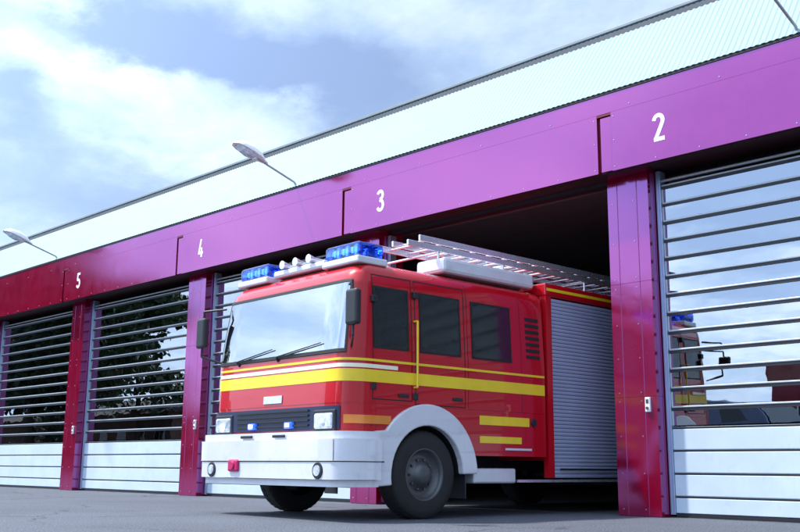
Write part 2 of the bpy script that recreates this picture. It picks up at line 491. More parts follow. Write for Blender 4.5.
# corrugated cladding leaning back above the fascia
CA, CB = (FY - .02, ZT + .035), (.60, 6.27)
def corr(mb, x0, x1, a, b, amp, pitch):
    dirv = Vector((b[0] - a[0], b[1] - a[1])).normalized(); nn = Vector((-dirv.y, dirv.x))
    n = int((x1 - x0) / pitch * 8)
    vs, fs = [], []
    for i in range(n + 1):
        x = x0 + (x1 - x0) * i / n
        ph = math.cos(2 * PI * i / 8); o_ = amp * max(-.75, min(.75, ph * 1.3))
        for q_ in (a, b):
            vs.append((x, q_[0] + nn.x * o_, q_[1] + nn.y * o_))
        for q_ in (b, a):
            vs.append((x, q_[0] + nn.x * (o_ - .004) + .0, q_[1] + nn.y * (o_ - .004)))
    for i in range(n):
        c = 4 * i
        for j in range(4):
            fs.append((c + j, c + (j + 1) % 4, c + 4 + (j + 1) % 4, c + 4 + j))
    mb.add(vs, fs)
cl = MB()
mid = (CA[0] + (CB[0] - CA[0]) * .24, CA[1] + (CB[1] - CA[1]) * .24)
corr(cl, XL - .3, XR + .3, CA, CB, .0045, .075)
cl.build('corrugated_cladding', 'clad', station, recalc=False)
f = MB()
f.box(XL - .35, XR + .35, CB[0] - .04, CB[0] + .10, CB[1] - .004, CB[1] + .034)
f.build('roof_flashing', 'flash', station, bevel=.003)
# walls and roof of the hall
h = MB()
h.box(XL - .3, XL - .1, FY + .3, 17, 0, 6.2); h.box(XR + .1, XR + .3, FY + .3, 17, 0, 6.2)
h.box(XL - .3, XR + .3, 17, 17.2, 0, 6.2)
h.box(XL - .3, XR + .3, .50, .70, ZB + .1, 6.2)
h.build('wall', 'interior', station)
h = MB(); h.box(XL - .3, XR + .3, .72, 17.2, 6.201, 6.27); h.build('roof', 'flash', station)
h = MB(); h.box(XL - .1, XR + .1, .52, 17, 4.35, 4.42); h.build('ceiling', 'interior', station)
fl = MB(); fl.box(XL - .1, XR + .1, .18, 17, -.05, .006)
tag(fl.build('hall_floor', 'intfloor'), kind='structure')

# roller doors
Y_D = .20
SOLID, WIN = .255, .2195
def roller_door(k):
    x0 = L0 + k * SP + PW + .006; x1 = L0 + (k + 1) * SP - .006
    root = MB()
    z = .045
    lines = []
    for i in range(4):
        z += SOLID if i else .19
        lines.append(z)
    zs = z
    while z < 3.80:
        z += WIN; lines.append(z)
    # black hinge joint plus light bar on each joint
    for i, zl in enumerate(lines):
        root.box(x0 + .07, x1 - .07, Y_D - .006, Y_D + .03, zl - (.020 if i < 4 else .034), zl - .001, 1)
        root.rbox(x0 + .07, x1 - .07, Y_D - (.008 if i < 4 else .013), Y_D + .022, zl, zl + (.004 if i < 4 else .020), .001 if i < 4 else .005, 0)
    pz_ = lines[3]
    for zl in lines[4:]:
        for a in (x0 + .066, x1 - .082): root.box(a, a + .016, Y_D - .004, Y_D + .02, pz_ + .021, zl - .035)
        pz_ = zl
    # top roll bars
    root.tube((x0 + .03, Y_D + .02, 3.93), (x1 - .03, Y_D + .02, 3.93), .018, n=8, mi=0)
    d = root.build('roller_door', ['hingebar', 'hinge'], station)
    for sx_ in (0, 1):
        r_ = MB()
        a = x0 + .004 if sx_ == 0 else x1 - .064
        r_.box(a, a + .060, Y_D - .03, Y_D + .10, .03, 4.05)
        r_.box(a + .012, a + .026, Y_D - .036, Y_D - .03, .03, 4.05)
        r_.build('guide_rail', 'rail', d, bevel=.003)
    so = MB()
    pz = .045
    for zl in lines[:4]:
        so.box(x0 + .066, x1 - .066, Y_D - .012, Y_D + .018, pz + .0045, zl - .021)
        pz = zl
    for sx_ in (x0 + .2, x1 - .26):
        pass
    so.build('solid_laths', 'lath', d, bevel=.006)
    gl = MB()
    for zl in lines[4:]:
        tilt = rnd.uniform(-.0016, .0016); tw = rnd.uniform(-.004, .004)
        zz0, zz1 = pz + .021, zl - .035
        vs = []
        for (yy, s1) in ((Y_D + .002, 0), (Y_D + .008, 1)):
            for (xx, sgx) in ((x0 + .082, -1), (x1 - .082, 1)):
                for (z_, sgz) in ((zz0, -1), (zz1, 1)):
                    vs.append((xx, yy + tilt * sgz + tw * sgx, z_))
        gl.add(vs, [(0, 1, 3, 2), (4, 6, 7, 5), (0, 4, 5, 1), (2, 3, 7, 6), (0, 2, 6, 4), (1, 5, 7, 3)])
        pz = zl
    gl.build('glazing', 'glazing', d)
    bs = MB(); bs.box(x0 + .066, x1 - .066, Y_D - .01, Y_D + .03, .010, .044)
    bs.build('bottom_seal', 'hinge', d)
for k in range(K0, K1):
    if k != 2: roller_door(k)
# open bay: rails and raised door roll only
rr = MB()
x0 = L0 + 2 * SP + PW + .006; x1 = L0 + 3 * SP - .006
rr.box(x0 + .07, x1 - .07, Y_D - .01, Y_D + .02, 4.02, 4.075)
rd = rr.build('roller_door', ['hinge'], station)
rd['label'] = 'rolled-up door of the open bay'
for a in (x0 + .004, x1 - .064):
    r_ = MB(); r_.box(a, a + .06, Y_D - .03, Y_D + .10, .03, 4.01); r_.build('guide_rail', 'rail', rd, bevel=.003)

# cabinet just inside the open bay
cb = empty('metal_cabinet', (13.15, 2.3, .006))
tag(cb, 'low grey metal cabinet just inside the open bay behind the crimson pillar', 'cabinet')
b_ = MB(); b_.rbox(-.45, .45, -.3, .3, .05, 1.05, .01); b_.box(-.42, .42, -.27, .27, 0, .05)
b_.build('carcass', 'cab_grey', cb)
for sx_ in (-1, 1):
    b_ = MB(); b_.rbox(min(0, sx_ * .43) + .004, max(0, sx_ * .43) - .004, -.318, -.302, .08, 1.02, .004)
    d_ = b_.build('door', 'cab_grey', cb)
    b_ = MB(); b_.rbox(sx_ * .05 - .01, sx_ * .05 + .01, -.345, -.318, .5, .65, .005); b_.build('handle', 'rim', d_)

# ------------------------------------------------------------------ lamps on arms
def make_lamp():
    r_ = empty('outdoor_lamp')
    a = MB()
    pts = [Vector((0, .02, -.02)), Vector((0, -.05, .05)), Vector((0, -.80, .245))]
    for p0, p1 in zip(pts[:-1], pts[1:]): a.tube(p0, p1, .015, n=10)
    a.rbox(-.05, .05, -.02, .05, -.05, .0, .008)
    a.build('arm', 'lamp_arm', r_)
    # head: flattened tapered shell
    ang = math.atan2(.16, .62)
    Mx = Matrix.Translation((0, -.74, .235)) @ Matrix.Rotation(-ang, 4, 'X')
    secs = [(.12, .03, .030), (.04, .055, .05), (-.06, .105, .10), (-.24, .125, .125), (-.42, .115, .10), (-.52, .08, .05), (-.55, .03, .01)]
    hd = MB(); vs = []; n = 14
    for (y, w, hh) in secs:
        for i in range(n):
            t = PI * i / (n - 1)
            vs.append((w * math.cos(t), y, hh * math.sin(t)))
    fs = [(k * n + i, k * n + i + 1, (k + 1) * n + i + 1, (k + 1) * n + i) for k in range(len(secs) - 1) for i in range(n - 1)]
    hd.add(vs, fs, 0, True, Mx)
    hd.add([vs[k * n + i] for k in range(len(secs)) for i in (0, n - 1)], [(2 * k, 2 * k + 1, 2 * k + 3, 2 * k + 2) for k in range(len(secs) - 1)], 0, False, Mx)
    ho = hd.build('lamp_head', 'lamp_body', r_)
    ln = MB(); vs = []
    ls = [(-.10, .05, .01), (-.15, .075, .04), (-.26, .088, .06), (-.40, .08, .045), (-.50, .045, .008)]
    for (y, w, hh) in ls:
        for i in range(n):
            t = PI + PI * i / (n - 1)
            vs.append((w * math.cos(t), y, hh * math.sin(t) * (1 + .12 * (i % 2)) - .001))
    ln.add(vs, [(k * n + i, k * n + i + 1, (k + 1) * n + i + 1, (k + 1) * n + i) for k in range(len(ls) - 1) for i in range(n - 1)], 0, False, Mx)
    ln.build('lens', 'lamp_lens', ho)
    return r_
lamp = make_lamp()
for i, (x, lb) in enumerate(((7.68, 'white outdoor lamp on a thin arm, above the fascia between bays 4 and 3'),
                             (-.81, 'white outdoor lamp on a thin arm at the far left above bay 5'),
                             (16.05, 'outdoor lamp arm rising at the top right corner, right of the numeral 2'))):
    o = lamp if i == 0 else copy_tree(lamp)
    o.location = (x, -.26, 5.06); o.scale = (1.15, 1.0, 1.15)
    tag(o, lb, 'lamp', 'lamps on arms above the fascia')

# ------------------------------------------------------------------ fire engine
truck = empty('fire_engine', (11.42, -3.44, 0), R(-92.8))
tag(truck, 'red fire engine with yellow stripes and white bumper leaving the open bay 3', 'fire engine')
HW, RC, XS = 1.25, .20, -.30
def interp(tab, z):
    for (a, va), (b, vb) in zip(tab[:-1], tab[1:]):
        if z <= b:
            t = max(0, min(1, (z - a) / (b - a))); return va + (vb - va) * t
    return tab[-1][1]
XF = [(.5, .03), (1.1, .035), (1.62, .02), (2.0, -.03), (2.42, -.10), (2.50, -.13), (2.58, -.19), (2.64, -.30), (2.68, -.45)]
WF = [(.5, 0), (1.65, 0), (2.42, -.035), (2.52, -.055), (2.60, -.11), (2.65, -.19), (2.68, -.30)]
def shell(t, z, off=0.0):
    """t in [-1,1]: across the front; to +-2: round the corner; beyond: metres back along the side"""
    s = 1 if t >= 0 else -1; a = abs(t)
    xf = interp(XF, z) + off; w = HW + interp(WF, z) + off
    yf = w - RC - off * .0
    xs = min(XS, xf - .12)
    if a <= 1: return Vector((xf, t * yf, z))
    if a <= 2:
        th = (a - 1) * PI / 2
        return Vector((xs + (xf - xs) * math.cos(th), s * (yf + (w - yf) * math.sin(th)), z))
    return Vector((xs - (a - 2) * 1.0 if a > 2 else xs, s * w, z)) if z < 2.6 else Vector((XS - (a - 2) if XS - (a - 2) < xs else xs, s * w, z))
def side_t(x): return 2 + (XS - x)
def patch(mb, t0, t1, z0, z1, off, th=.01, mi=0, smooth=True):
    ts = sorted(set([t0, t1] + [x for x in ([-2, -1, 1, 2] + [s * (1 + i / 6) for i in range(7) for s in (1, -1)] + [i / 4 for i in range(-4, 5)]) if t0 < x < t1]))
    zsl = sorted(set([z0, z1] + [z for z, _ in XF + WF if z0 < z < z1]))
    nt, nz = len(ts), len(zsl)
    vs = [shell(t, z, off) for z in zsl for t in ts] + [shell(t, z, off - th) for z in zsl for t in ts]
    N = nt * nz; fs = []
    for j in range(nz - 1):
        for i in range(nt - 1):
            a = j * nt + i
            fs += [(a, a + 1, a + nt + 1, a + nt), (N + a, N + a + nt, N + a + nt + 1, N + a + 1)]
    mb.add(vs, fs, mi, smooth)
    rim = []
    for i in range(nt - 1):
        rim += [(i, N + i, N + i + 1, i + 1)]
        a = (nz - 1) * nt + i; rim += [(a, a + 1, N + a + 1, N + a)]
    for j in range(nz - 1):
        a = j * nt; rim += [(a, a + nt, N + a + nt, N + a)]
        a = j * nt + nt - 1; rim += [(a, N + a, N + a + nt, a + nt)]
    mb.add(vs, rim, mi, False)
XE = -3.02                                # rear end of the cab
TE = side_t(XE)
c = MB()
patch(c, -TE, TE, 1.16, 1.70, 0, .03)
patch(c, -TE, TE, 2.40, 2.64, 0, .03)
for sg in (1, -1):
    for (a, b) in ((1.30, 2.03), (2.50, 2.68), (3.28, 3.48), (4.12, TE)):
        patch(c, min(sg * a, sg * b), max(sg * a, sg * b), 1.70, 2.40, 0, .03)
    for (a, b) in ((2.03, 2.50), (2.68, 3.28), (3.48, 4.12)):
        patch(c, min(sg * a, sg * b), max(sg * a, sg * b), 1.70, 1.74, 0, .03)
        patch(c, min(sg * a, sg * b), max(sg * a, sg * b), 2.36, 2.40, 0, .03)
patch(c, -side_t(-.36), side_t(-.36), .60, 1.16, -.004, .03)
# roof skin with the rounded edge
zr = [2.60, 2.65, 2.68]
ts = [-TE, -3.2, -2.6, -2.3, -2] + [-1 - i / 6 for i in range(5, -1, -1)] + [0] + [1 + i / 6 for i in range(6)] + [2, 2.3, 2.6, 3.2, TE]
ring = [shell(t, 2.64, 0) for t in ts]
ring2 = []
for p_ in ring:
    ring2.append(Vector((min(p_.x - .15, p_.x) if p_.x > XE + .2 else p_.x, p_.y * .86, 2.685)))
n = len(ring)
cen = []
c.add(ring + ring2, [(i, i + 1, n + i + 1, n + i) for i in range(n - 1)], 0, True)
half = n // 2
roofv = ring2
fs = [(i, i + 1, n - 2 - i, n - 1 - i) for i in range(half - 1)]
c.add([Vector((v.x, v.y, 2.685)) for v in ring2], fs + [(half - 1, half, half + 1)], 0, True)
c.add([Vector((XE, -HW, 1.16)), Vector((XE, HW, 1.16)), Vector((XE, HW - .05, 2.55)), Vector((XE, HW - .25, 2.68)), Vector((XE, -HW + .25, 2.68)), Vector((XE, -HW + .05, 2.55))], [(0, 1, 2, 3, 4, 5)])
AX, AZ = -1.07, .44
arcp = lambda r, a0, a1, n_=16, cx=AX: [(cx + r * math.cos(R(a0 + (a1 - a0) * i / n_)), AZ + r * math.sin(R(a0 + (a1 - a0) * i / n_))) for i in range(n_ + 1)]
for sg in (1, -1):
    pl = [(-.36, 1.158), (XE, 1.158), (XE, .66), (-1.80, .66)] + arcp(.62, 160, 20, 14)[::1] + [(-.36, .66)]
    pl = [(-.36, 1.158), (XE, 1.158), (XE, .66), (AX - .66, .66)] + arcp(.66, 160, 30, 14) + [(-.40, .78), (-.36, .80)]
    c.extrude(pl, sg * (HW - .03), sg * (HW - .001))
cab = c.build('cab_body', 'tred', truck)

# cab interior
ci = MB()
ci.box(XE + .05, -.10, -1.12, 1.12, 1.10, 1.14)
ci.box(XE + .03, XE + .05, -1.14, 1.14, 1.1, 2.6)
ci.box(XE + .05, -.45, -.95, .95, 2.58, 2.61)
ci.rbox(-.42, -.12, -1.08, 1.08, 1.35, 1.66, .05)
ci.rbox(-.50, -.30, .30, .95, 1.50, 1.76, .05)
ci.build('cab_interior', 'liner', truck)
for (x, y) in ((-.95, .62), (-.95, -.62), (-2.6, .75), (-2.6, .0), (-2.6, -.75)):
    se = MB()
    se.rbox(x - .22, x + .25, y - .25, y + .25, 1.14, 1.52, .05)
    se.rbox(x - .32, x - .20, y - .24, y + .24, 1.45, 2.08, .05)
    se.rbox(x - .30, x - .21, y - .13, y + .13, 2.10, 2.30, .04)
    se.build('seat', 'seat', truck)
sw = MB()
SM = Matrix.Translation((-.52, .62, 1.80)) @ Matrix.Rotation(R(-62), 4, 'Y')
rg = 24
for i in range(rg):
    a0, a1 = 2 * PI * i / rg, 2 * PI * (i + 1) / rg
    sw.tube(SM @ Vector((.21 * math.cos(a0), .21 * math.sin(a0), 0)), SM @ Vector((.21 * math.cos(a1), .21 * math.sin(a1), 0)), .014, n=6, cap=False)
for a0 in (0, 2.1, 4.2): sw.tube(SM @ Vector((0, 0, 0)), SM @ Vector((.21 * math.cos(a0), .21 * math.sin(a0), 0)), .012, n=6)
sw.tube((-.52, .62, 1.80), (-.40, .62, 1.55), .03, n=8)
sw.build('steering_wheel', 'tdark', truck)

# windscreen
w = MB(); patch(w, -1.30, 1.30, 1.70, 2.40, .012, .016); wi = w.build('windscreen', 'twind', truck)
w = MB()
for (a, b, c0, c1) in ((-1.36, 1.36, 1.665, 1.702), (-1.36, 1.36, 2.398, 2.435), (-1.36, -1.298, 1.702, 2.398), (1.298, 1.36, 1.702, 2.398)): patch(w, a, b, c0, c1, .014, .016)
w.build('seal', 'tseal', wi)
for (ya, yb) in ((-.75, -.05), (.05, .80)):
    w = MB()
    pa = shell(ya * .9, 1.69, .03); pb = shell(yb * .95, 1.78, .035)
    w.tube(pa, pb, .009, .006, 6); w.tube(shell(ya * .9, 1.64, .0), pa, .012, .012, 6)
    w.build('wiper', 'tdark', wi)

# doors: window, seal, handle, shut line
def seal_frame(sg, xa, xb, z0, z1, parent, wd=.022):
    w_ = MB()
    for (a, b, c0, c1) in ((xa, xa - wd, z0, z1), (xb + wd, xb, z0, z1), (xa - wd, xb + wd, z1 - wd, z1), (xa - wd, xb + wd, z0, z0 + wd)):
        p_, q_ = side_t(a), side_t(b)
        if sg < 0: p_, q_ = -q_, -p_
        patch(w_, min(p_, q_), max(p_, q_), c0, c1, .009, .016, 0, False)
    return w_.build('seal', 'tseal', parent)
def side_patch(name, mk, sg, xa, xb, z0, z1, off, th, parent, label=None):
    w_ = MB(); a, b = side_t(xa), side_t(xb)
    if sg < 0: a, b = -b, -a
    patch(w_, min(a, b), max(a, b), z0, z1, off, th, 0, False)
    return w_.build(name, mk, parent)
def frame_lines(sg, xa, xb, z0, z1, parent):
    w_ = MB()
    for (a, b, c0, c1) in ((xa, xa - .012, z0, z1), (xb + .012, xb, z0, z1), (xa - .012, xb + .012, z1 - .012, z1), (xa - .012, xb + .012, z0, z0 + .012)):
        p, q_ = side_t(a), side_t(b)
        if sg < 0: p, q_ = -q_, -p
        patch(w_, min(p, q_), max(p, q_), c0, c1, .0015, .004, 0, False)
    return w_.build('shut_line', 'tseal', parent)
for sg in (1, -1):
    for (xa, xb, wa, wb, za) in ((-.305, -.86, -.33, -.80, 1.20), (-.90, -1.66, -.98, -1.58, .72)):
        fl_ = frame_lines(sg, xa, xb, za if za > 1.17 else 1.17, 2.50, truck)
        fl_.name = 'door'
        side_patch('door_window', 'tglass', sg, wa, wb, 1.74, 2.36, .007, .012, fl_)
        seal_frame(sg, wa + .01, wb - .01, 1.725, 2.375, fl_)
        hd = MB()
        hd.rbox(xb + .06, xb + .20, sg * (HW + .004) - .018, sg * (HW + .004) + .018, 1.24, 1.275, .008)
        hd.build('handle', 'tdark', fl_)
    cw = side_patch('side_window', 'tglass', sg, -1.78, -2.42, 1.74, 2.36, .007, .012, truck)
    seal_frame(sg, -1.77, -2.43, 1.725, 2.375, cw)
    # grab rail
    gr_ = MB()
    gr_.tube((-.885, sg * 1.30, 1.35), (-.885, sg * 1.30, 2.05), .013, n=8)
    for z in (1.35, 2.05): gr_.tube((-.885, sg * 1.24, z), (-.885, sg * 1.30, z), .010, n=8)
    gr_.build('grab_rail', 'tyellow', truck)

for sg in (1, -1):
    for x in (-.885, -1.69):
        pass
    for (a, b, c0, c1) in ((-1.70, -1.708, 1.17, 2.56), (-2.60, -2.606, 1.17, 2.56)):
        sm_ = MB()
        p_, q_ = side_t(a), side_t(b)
        if sg < 0: p_, q_ = -q_, -p_
        patch(sm_, min(p_, q_), max(p_, q_), c0, c1, .0012, .003, 0, False)
        sm_.build('panel_seam', 'tseal', truck)
    for x, z in ((-.32, 1.30), (-.32, 2.2), (-.90, 1.22), (-.90, 2.3)):
        hg = MB(); hg.rbox(x - .035, x + .035, min(sg * (HW - .05 * (z > 2)), sg * (HW + .014)), max(sg * (HW - .05 * (z > 2)), sg * (HW + .014)), z, z + .07, .006); hg.build('hinge', 'tdark', truck)
    cap = MB(); cap.tube((-2.8, sg * (HW - .01), 1.05), (-2.8, sg * (HW + .016), 1.05), .05, .045, 18); cap.build('filler_cap', 'tdark', truck)
    mf = MB(); mf.rbox(AX - .60, AX - .585, min(sg * .98, sg * 1.24), max(sg * .98, sg * 1.24), .2, .62, .004); mf.build('mud_flap', 'tdark', truck)
    vt = MB()
    for i in range(7):
        z = 1.80 + i * .075
        vt.box(-2.94, -2.70, min(sg * (HW - .06), sg * (HW + .004 - .012 * (z - 1.65) * 4 * .8)), max(sg * (HW - .06), sg * (HW + .004 - .012 * (z - 1.65) * 4 * .8)), z, z + .04)
    vt.build('air_vent', 'tdark', truck)
# stripes
s1 = MB(); patch(s1, -TE + .01, TE - .01, 1.375, 1.50, .0035, .003); s1.build('yellow_stripe', 'tyellow', truck)
s1 = MB(); patch(s1, -TE + .01, TE - .01, 1.585, 1.61, .0035, .003); s1.build('thin_yellow_stripe', 'tyellow', truck)
s1 = MB(); patch(s1, -2.35, 2.35, 1.515, 1.555, .0036, .003); s1.build('white_stripe', 'tyellow2', truck)
for sg in (1, -1):
    for (z0, z1, xb) in ((1.0, 1.10, -2.72), (.80, .875, -2.58)):
        s1 = MB(); s1.box(xb, -1.88, min(sg * (HW), sg * (HW + .003)), max(sg * HW, sg * (HW + .003)), z0, z1)
        s1.build('yellow_marking', 'tyellow', truck)

# grille, lamps, bumper
g_ = MB()
patch(g_, -1.25, 1.25, .895, 1.13, .012, .02)
go = g_.build('grille', 'tnavy', truck)
g_ = MB()
for z in (.935, .985, 1.035, 1.085):
    patch(g_, -.62, .62, z, z + .018, .028, .02)
g_.build('grille_bar', 'tdark', go)
g_ = MB(); patch(g_, -.16, .16, 1.19, 1.27, .01, .01); g_.build('badge_plate', 'alu', truck)
hl = {}
for sg in (1, -1):
    bz = MB(); y = sg * .93; bz.rbox(.03, .062, y - .18, y + .18, .885, 1.095, .02); bz.build('headlight_bezel', 'tdark', truck)
    hl_ = MB()
    hl_.rbox(.03, .075, y - .15, y + .15, .90, 1.06, .03, seg=3)
    ho = hl_.build('headlight', 'headl', truck)
    hl_ = MB(); hl_.lathe([(0.0, .0), (.045, -.003), (.05, -.02)], 20, M_=Matrix.Translation((.080, y, .955)) @ Matrix.Rotation(R(-90), 4, 'Z'))
    hl_.build('bulb', 'lit' if sg < 0 else 'headl', ho)
    sb = MB(); y = sg * .34
    sb.rbox(.03, .085, y - .07, y + .07, .915, .985, .015)
    so = sb.build('strobe_light', 'blue', truck)
    sb = MB(); sb.rbox(.083, .09, y - .035, y + .035, .93, .97, .006); sb.build('lamp_core', 'lit' if sg < 0 else 'bluecore', so)
    ib = MB(); 
    a, b = (1.35, 2.25) if sg > 0 else (-2.25, -1.35)
    patch(ib, a, b, .955, 1.04, .015, .02); ib.build('indicator', 'orange', truck)
bp = MB()
TB = side_t(-.33)
for (z0, z1, off) in ((.335, .40, .085), (.405, .575, .125), (.585, .80, .135), (.80, .875, .105)):
    patch(bp, -TB, TB, z0, z1, off, .12)
bo = bp.build('bumper', 'twhite', truck, bevel=.012)
for t_ in (-1.12, 1.12):
    b2 = MB(); patch(b2, t_ - .006, t_ + .006, .59, .79, .1365, .01); b2.build('bumper_joint', 'tdark', bo)
for y in (-.30, .30):
    b2 = MB(); b2.rbox(.148, .165, y - .11, y + .11, .82, .85, .006); b2.build('step_slot', 'tdark', bo)

b2 = MB(); patch(b2, -2.1, 2.1, .573, .587, .09, .03); b2.build('bumper_groove', 'tdark', bo)
b2 = MB(); b2.rbox(.145, .185, -.62, -.42, .47, .60, .02); b2.tube((.18, -.52, .535), (.20, -.52, .535), .045, .04, 16)
b2.build('tow_plate', 'towred', bo)
for sg in (1, -1):
    b3 = MB(); b3.tube((.15, sg * .98, .49), (.166, sg * .98, .49), .085, .078, 20); b3.build('lamp_ring', 'tdark', bo)
    b3 = MB(); b3.tube((.15, sg * .98, .49), (.176, sg * .98, .49), .058, .052, 18); b3.build('fog_lamp', 'headl', bo)

# white mudguards
for sg in (1, -1):
    ar = MB()
    pl = [(-.335, .335), (-.335, .885)] + arcp(.745, 38, 172, 22) + [(AX - .73, .43), (AX - .50, .43)] + arcp(.52, 175, -8, 22)[0:] + [(AX + .53, .335)]
    pl = [(-.335, .335), (-.335, .885)] + arcp(.745, 38, 178, 22) + [(AX - .52, .46)] + arcp(.52, 176, -10, 22)
    ar.extrude(pl, sg * (HW - .05), sg * (HW + .035))
    # inward return of the arch
    vs = []; ap = arcp(.524, 178, -10, 22)
    for (x, z) in ap: vs += [(x, sg * (HW - .045), z), (x, sg * (HW - .34), z)]
    ao = ar.build('mudguard', 'twhite', truck, bevel=.014)
    ln = MB(); ln.add(vs, [(2 * i, 2 * i + 1, 2 * i + 3, 2 * i + 2) for i in range(len(ap) - 1)], 0, True)
    ln.build('arch_liner', 'tdark', ao)

# wheels
def wheel(x, y, sg, dual=False):
    e = MB()
    Mx = Matrix.Translation((x, y, .455)) @ Matrix.Rotation(0 if sg > 0 else PI, 4, 'Z')
    prof = [(.27, -.13), (.37, -.14), (.435, -.125), (.453, -.10), (.455, -.05), (.455, .05), (.453, .10), (.435, .125), (.37, .14), (.27, .13)]
    e.lathe(prof, 40, M_=Mx)
    for i in range(40):
        t = 2 * PI * i / 40
        for yy in (-.09, .035):
            Mt = Mx @ Matrix.Rotation(t, 4, 'Y') @ Matrix.Translation((.455, 0, 0))
            e.box(-.01, .005, yy, yy + .05, -.018, .018, 0, Mt)
    tyre = e.build('tyre', 'tyre', truck)
    r_ = MB()
    r_.lathe([(.272, .13), (.262, .135), (.250, .10), (.215, .03), (.15, .055), (.12, .09), (.10, .125), (.075, .14), (.0, .145)], 32, M_=Mx)
    for i in range(10):
        t = 2 * PI * i / 10
        p0 = Mx @ Vector((.155 * math.cos(t), .05, .155 * math.sin(t))); p1 = Mx @ Vector((.155 * math.cos(t), .078, .155 * math.sin(t)))
        r_.tube(p0, p1, .014, .012, 6)
    return tyre, r_
for x in (AX, -5.35):
    for sg in (1, -1):
        ty, r_ = wheel(x, sg * (HW - .16), sg)
        ro = r_.build('rim', 'rim', ty)
        ty.name = 'wheel'

# chassis
ch = MB()
ch.box(-7.0, -.05, -.45, .45, .50, .78)
ch.box(-7.0, XE - .05, -.85, .85, .78, 1.0)
ch.box(-1.25, -.9, -.95, .95, .38, .52)
ch.box(-.3, -.02, -.9, .9, .45, .9)
ch.box(-3.0, -.3, -.86, .86, .78, 1.16)
ch.tube((-5.35, -.95, .455), (-5.35, .95, .455), .09, n=10)
ch.build('chassis', 'tdark', truck)
for sg in (1, -1):
    stp = MB()
    stp.rbox(-2.50, -1.80, min(sg * 1.23, sg * .92), max(sg * 1.23, sg * .92), .36, .525, .02)
    so = stp.build('entry_step', 'steel', truck)
    stp = MB()
    for i in range(6): stp.box(-2.44 + i * .11, -2.38 + i * .11, min(sg * 1.2, sg * 1.0), max(sg * 1.2, sg * 1.0), .526, .531)
    stp.build('tread', 'tdark', so)
    sk = MB(); sk.box(-7.1, -2.52, min(sg * 1.22, sg * 1.24), max(sg * 1.22, sg * 1.24), .37, .40); sk.build('sill_trim', 'alu', truck)
    sb = MB(); sb.rbox(-2.75, -2.30, min(sg * 1.248, sg * 1.262), max(sg * 1.248, sg * 1.262), .725, .75, .004); sb.build('side_marker', 'twhite', truck)

# equipment body with roller shutters
BX0, BX1 = XE - .05, -7.1
eb = MB()
eb.rbox(BX1, BX0, -HW + .075, HW - .075, .62, 2.60, .01)
eb.rbox(BX1, BX0, -HW, HW, 2.601, 2.76, .02)
for sg in (1, -1):
    for (a, b) in ((BX0 - .0, BX0 - .10), (-4.62, -4.72), (-5.98, -6.06), (BX1 + .08, BX1)):
        eb.box(b, a, min(sg * (HW - .08), sg * HW), max(sg * (HW - .08), sg * HW), .42, 2.60)
    eb.box(BX1, BX0, min(sg * (HW - .3), sg * (HW - .01)), max(sg * (HW - .3), sg * (HW - .01)), .42, .60) if False else None
body = eb.build('equipment_body', 'tred', truck)
for sg in (1, -1):
    for (a, b, z0) in ((BX0 - .10, -4.62, .42), (-4.72, -5.98, 1.05), (-6.06, BX1 + .08, .42)):
        sh = MB()
        n = int((2.59 - z0) / .045)
        for i in range(n):
            z = z0 + i * .045
            ya, yb = sg * (HW - .035), sg * (HW - .012)
            vs = [(a, ya, z), (b, ya, z), (b, yb - sg * .004, z + .004), (a, yb - sg * .004, z + .004),
                  (a, yb, z + .0225), (b, yb, z + .0225), (b, yb - sg * .004, z + .041), (a, yb - sg * .004, z + .041), (a, ya, z + .045), (b, ya, z + .045)]
            sh.add(vs, [(0, 1, 2, 3), (3, 2, 5, 4), (4, 5, 6, 7), (7, 6, 9, 8)])
        so = sh.build('roller_shutter', 'shutter', truck)
        hb = MB(); hb.tube((a - .1, sg * (HW + .012), z0 + .1), (b + .1, sg * (HW + .012), z0 + .1), .012, n=8); hb.build('handle', 'tdark', so)
    ys = MB(); ys.box(BX1 + .05, BX0 - .02, min(sg * HW, sg * (HW + .003)), max(sg * HW, sg * (HW + .003)), 2.665, 2.70); ys.build('yellow_marking', 'tyellow', truck)

# blue beacons on the cab roof corners, white air-horn box between
for sg in (1, -1):
    bb = MB()
    ya, yb = sorted((sg * .52, sg * 1.14))
    bb.rbox(-.60, -.18, ya, yb, 2.62, 2.70, .02)
    base = bb.build('beacon', 'twhite', truck)
    lb = MB(); lb.rbox(-.57, -.20, ya + .02, yb - .02, 2.70, 2.86, .045, seg=3)
    lb.build('beacon_lens', 'bluelens', base)
    for q_ in (.14, .38, .62, .86):
        rf = MB(); yc = ya + (yb - ya) * q_
        rf.lathe([(.02, 0), (.035, .03), (.052, .08), (.056, .10)], 16, 0, 'y', Matrix.Translation((-.33, yc, 2.775)) @ Matrix.Rotation(R(-90), 4, 'Z'))
        rf.rbox(-.50, -.34, yc - .045, yc + .045, 2.705, 2.80, .02)
        rf.build('reflector', 'alu', base)
    for q_ in (.25, .5, .75):
        lc = MB(); lc.rbox(-.262, -.245, ya + (yb - ya) * q_ - .05, ya + (yb - ya) * q_ + .05, 2.745, 2.815, .007); lc.build('lamp_core', 'bluecore', base)
ah = MB(); ah.rbox(-.62, -.24, -.48, .48, 2.66, 2.75, .03); ah.build('roof_box', 'twhite', truck)
for y in (-.25, .0, .25):
    hn = MB()
    hn.tube((-.62, y, 2.79), (-.30, y, 2.79), .016, .02, 10); hn.tube((-.30, y, 2.79), (-.20, y, 2.79), .02, .05, 12)
    hn.build('air_horn', 'alu', truck)
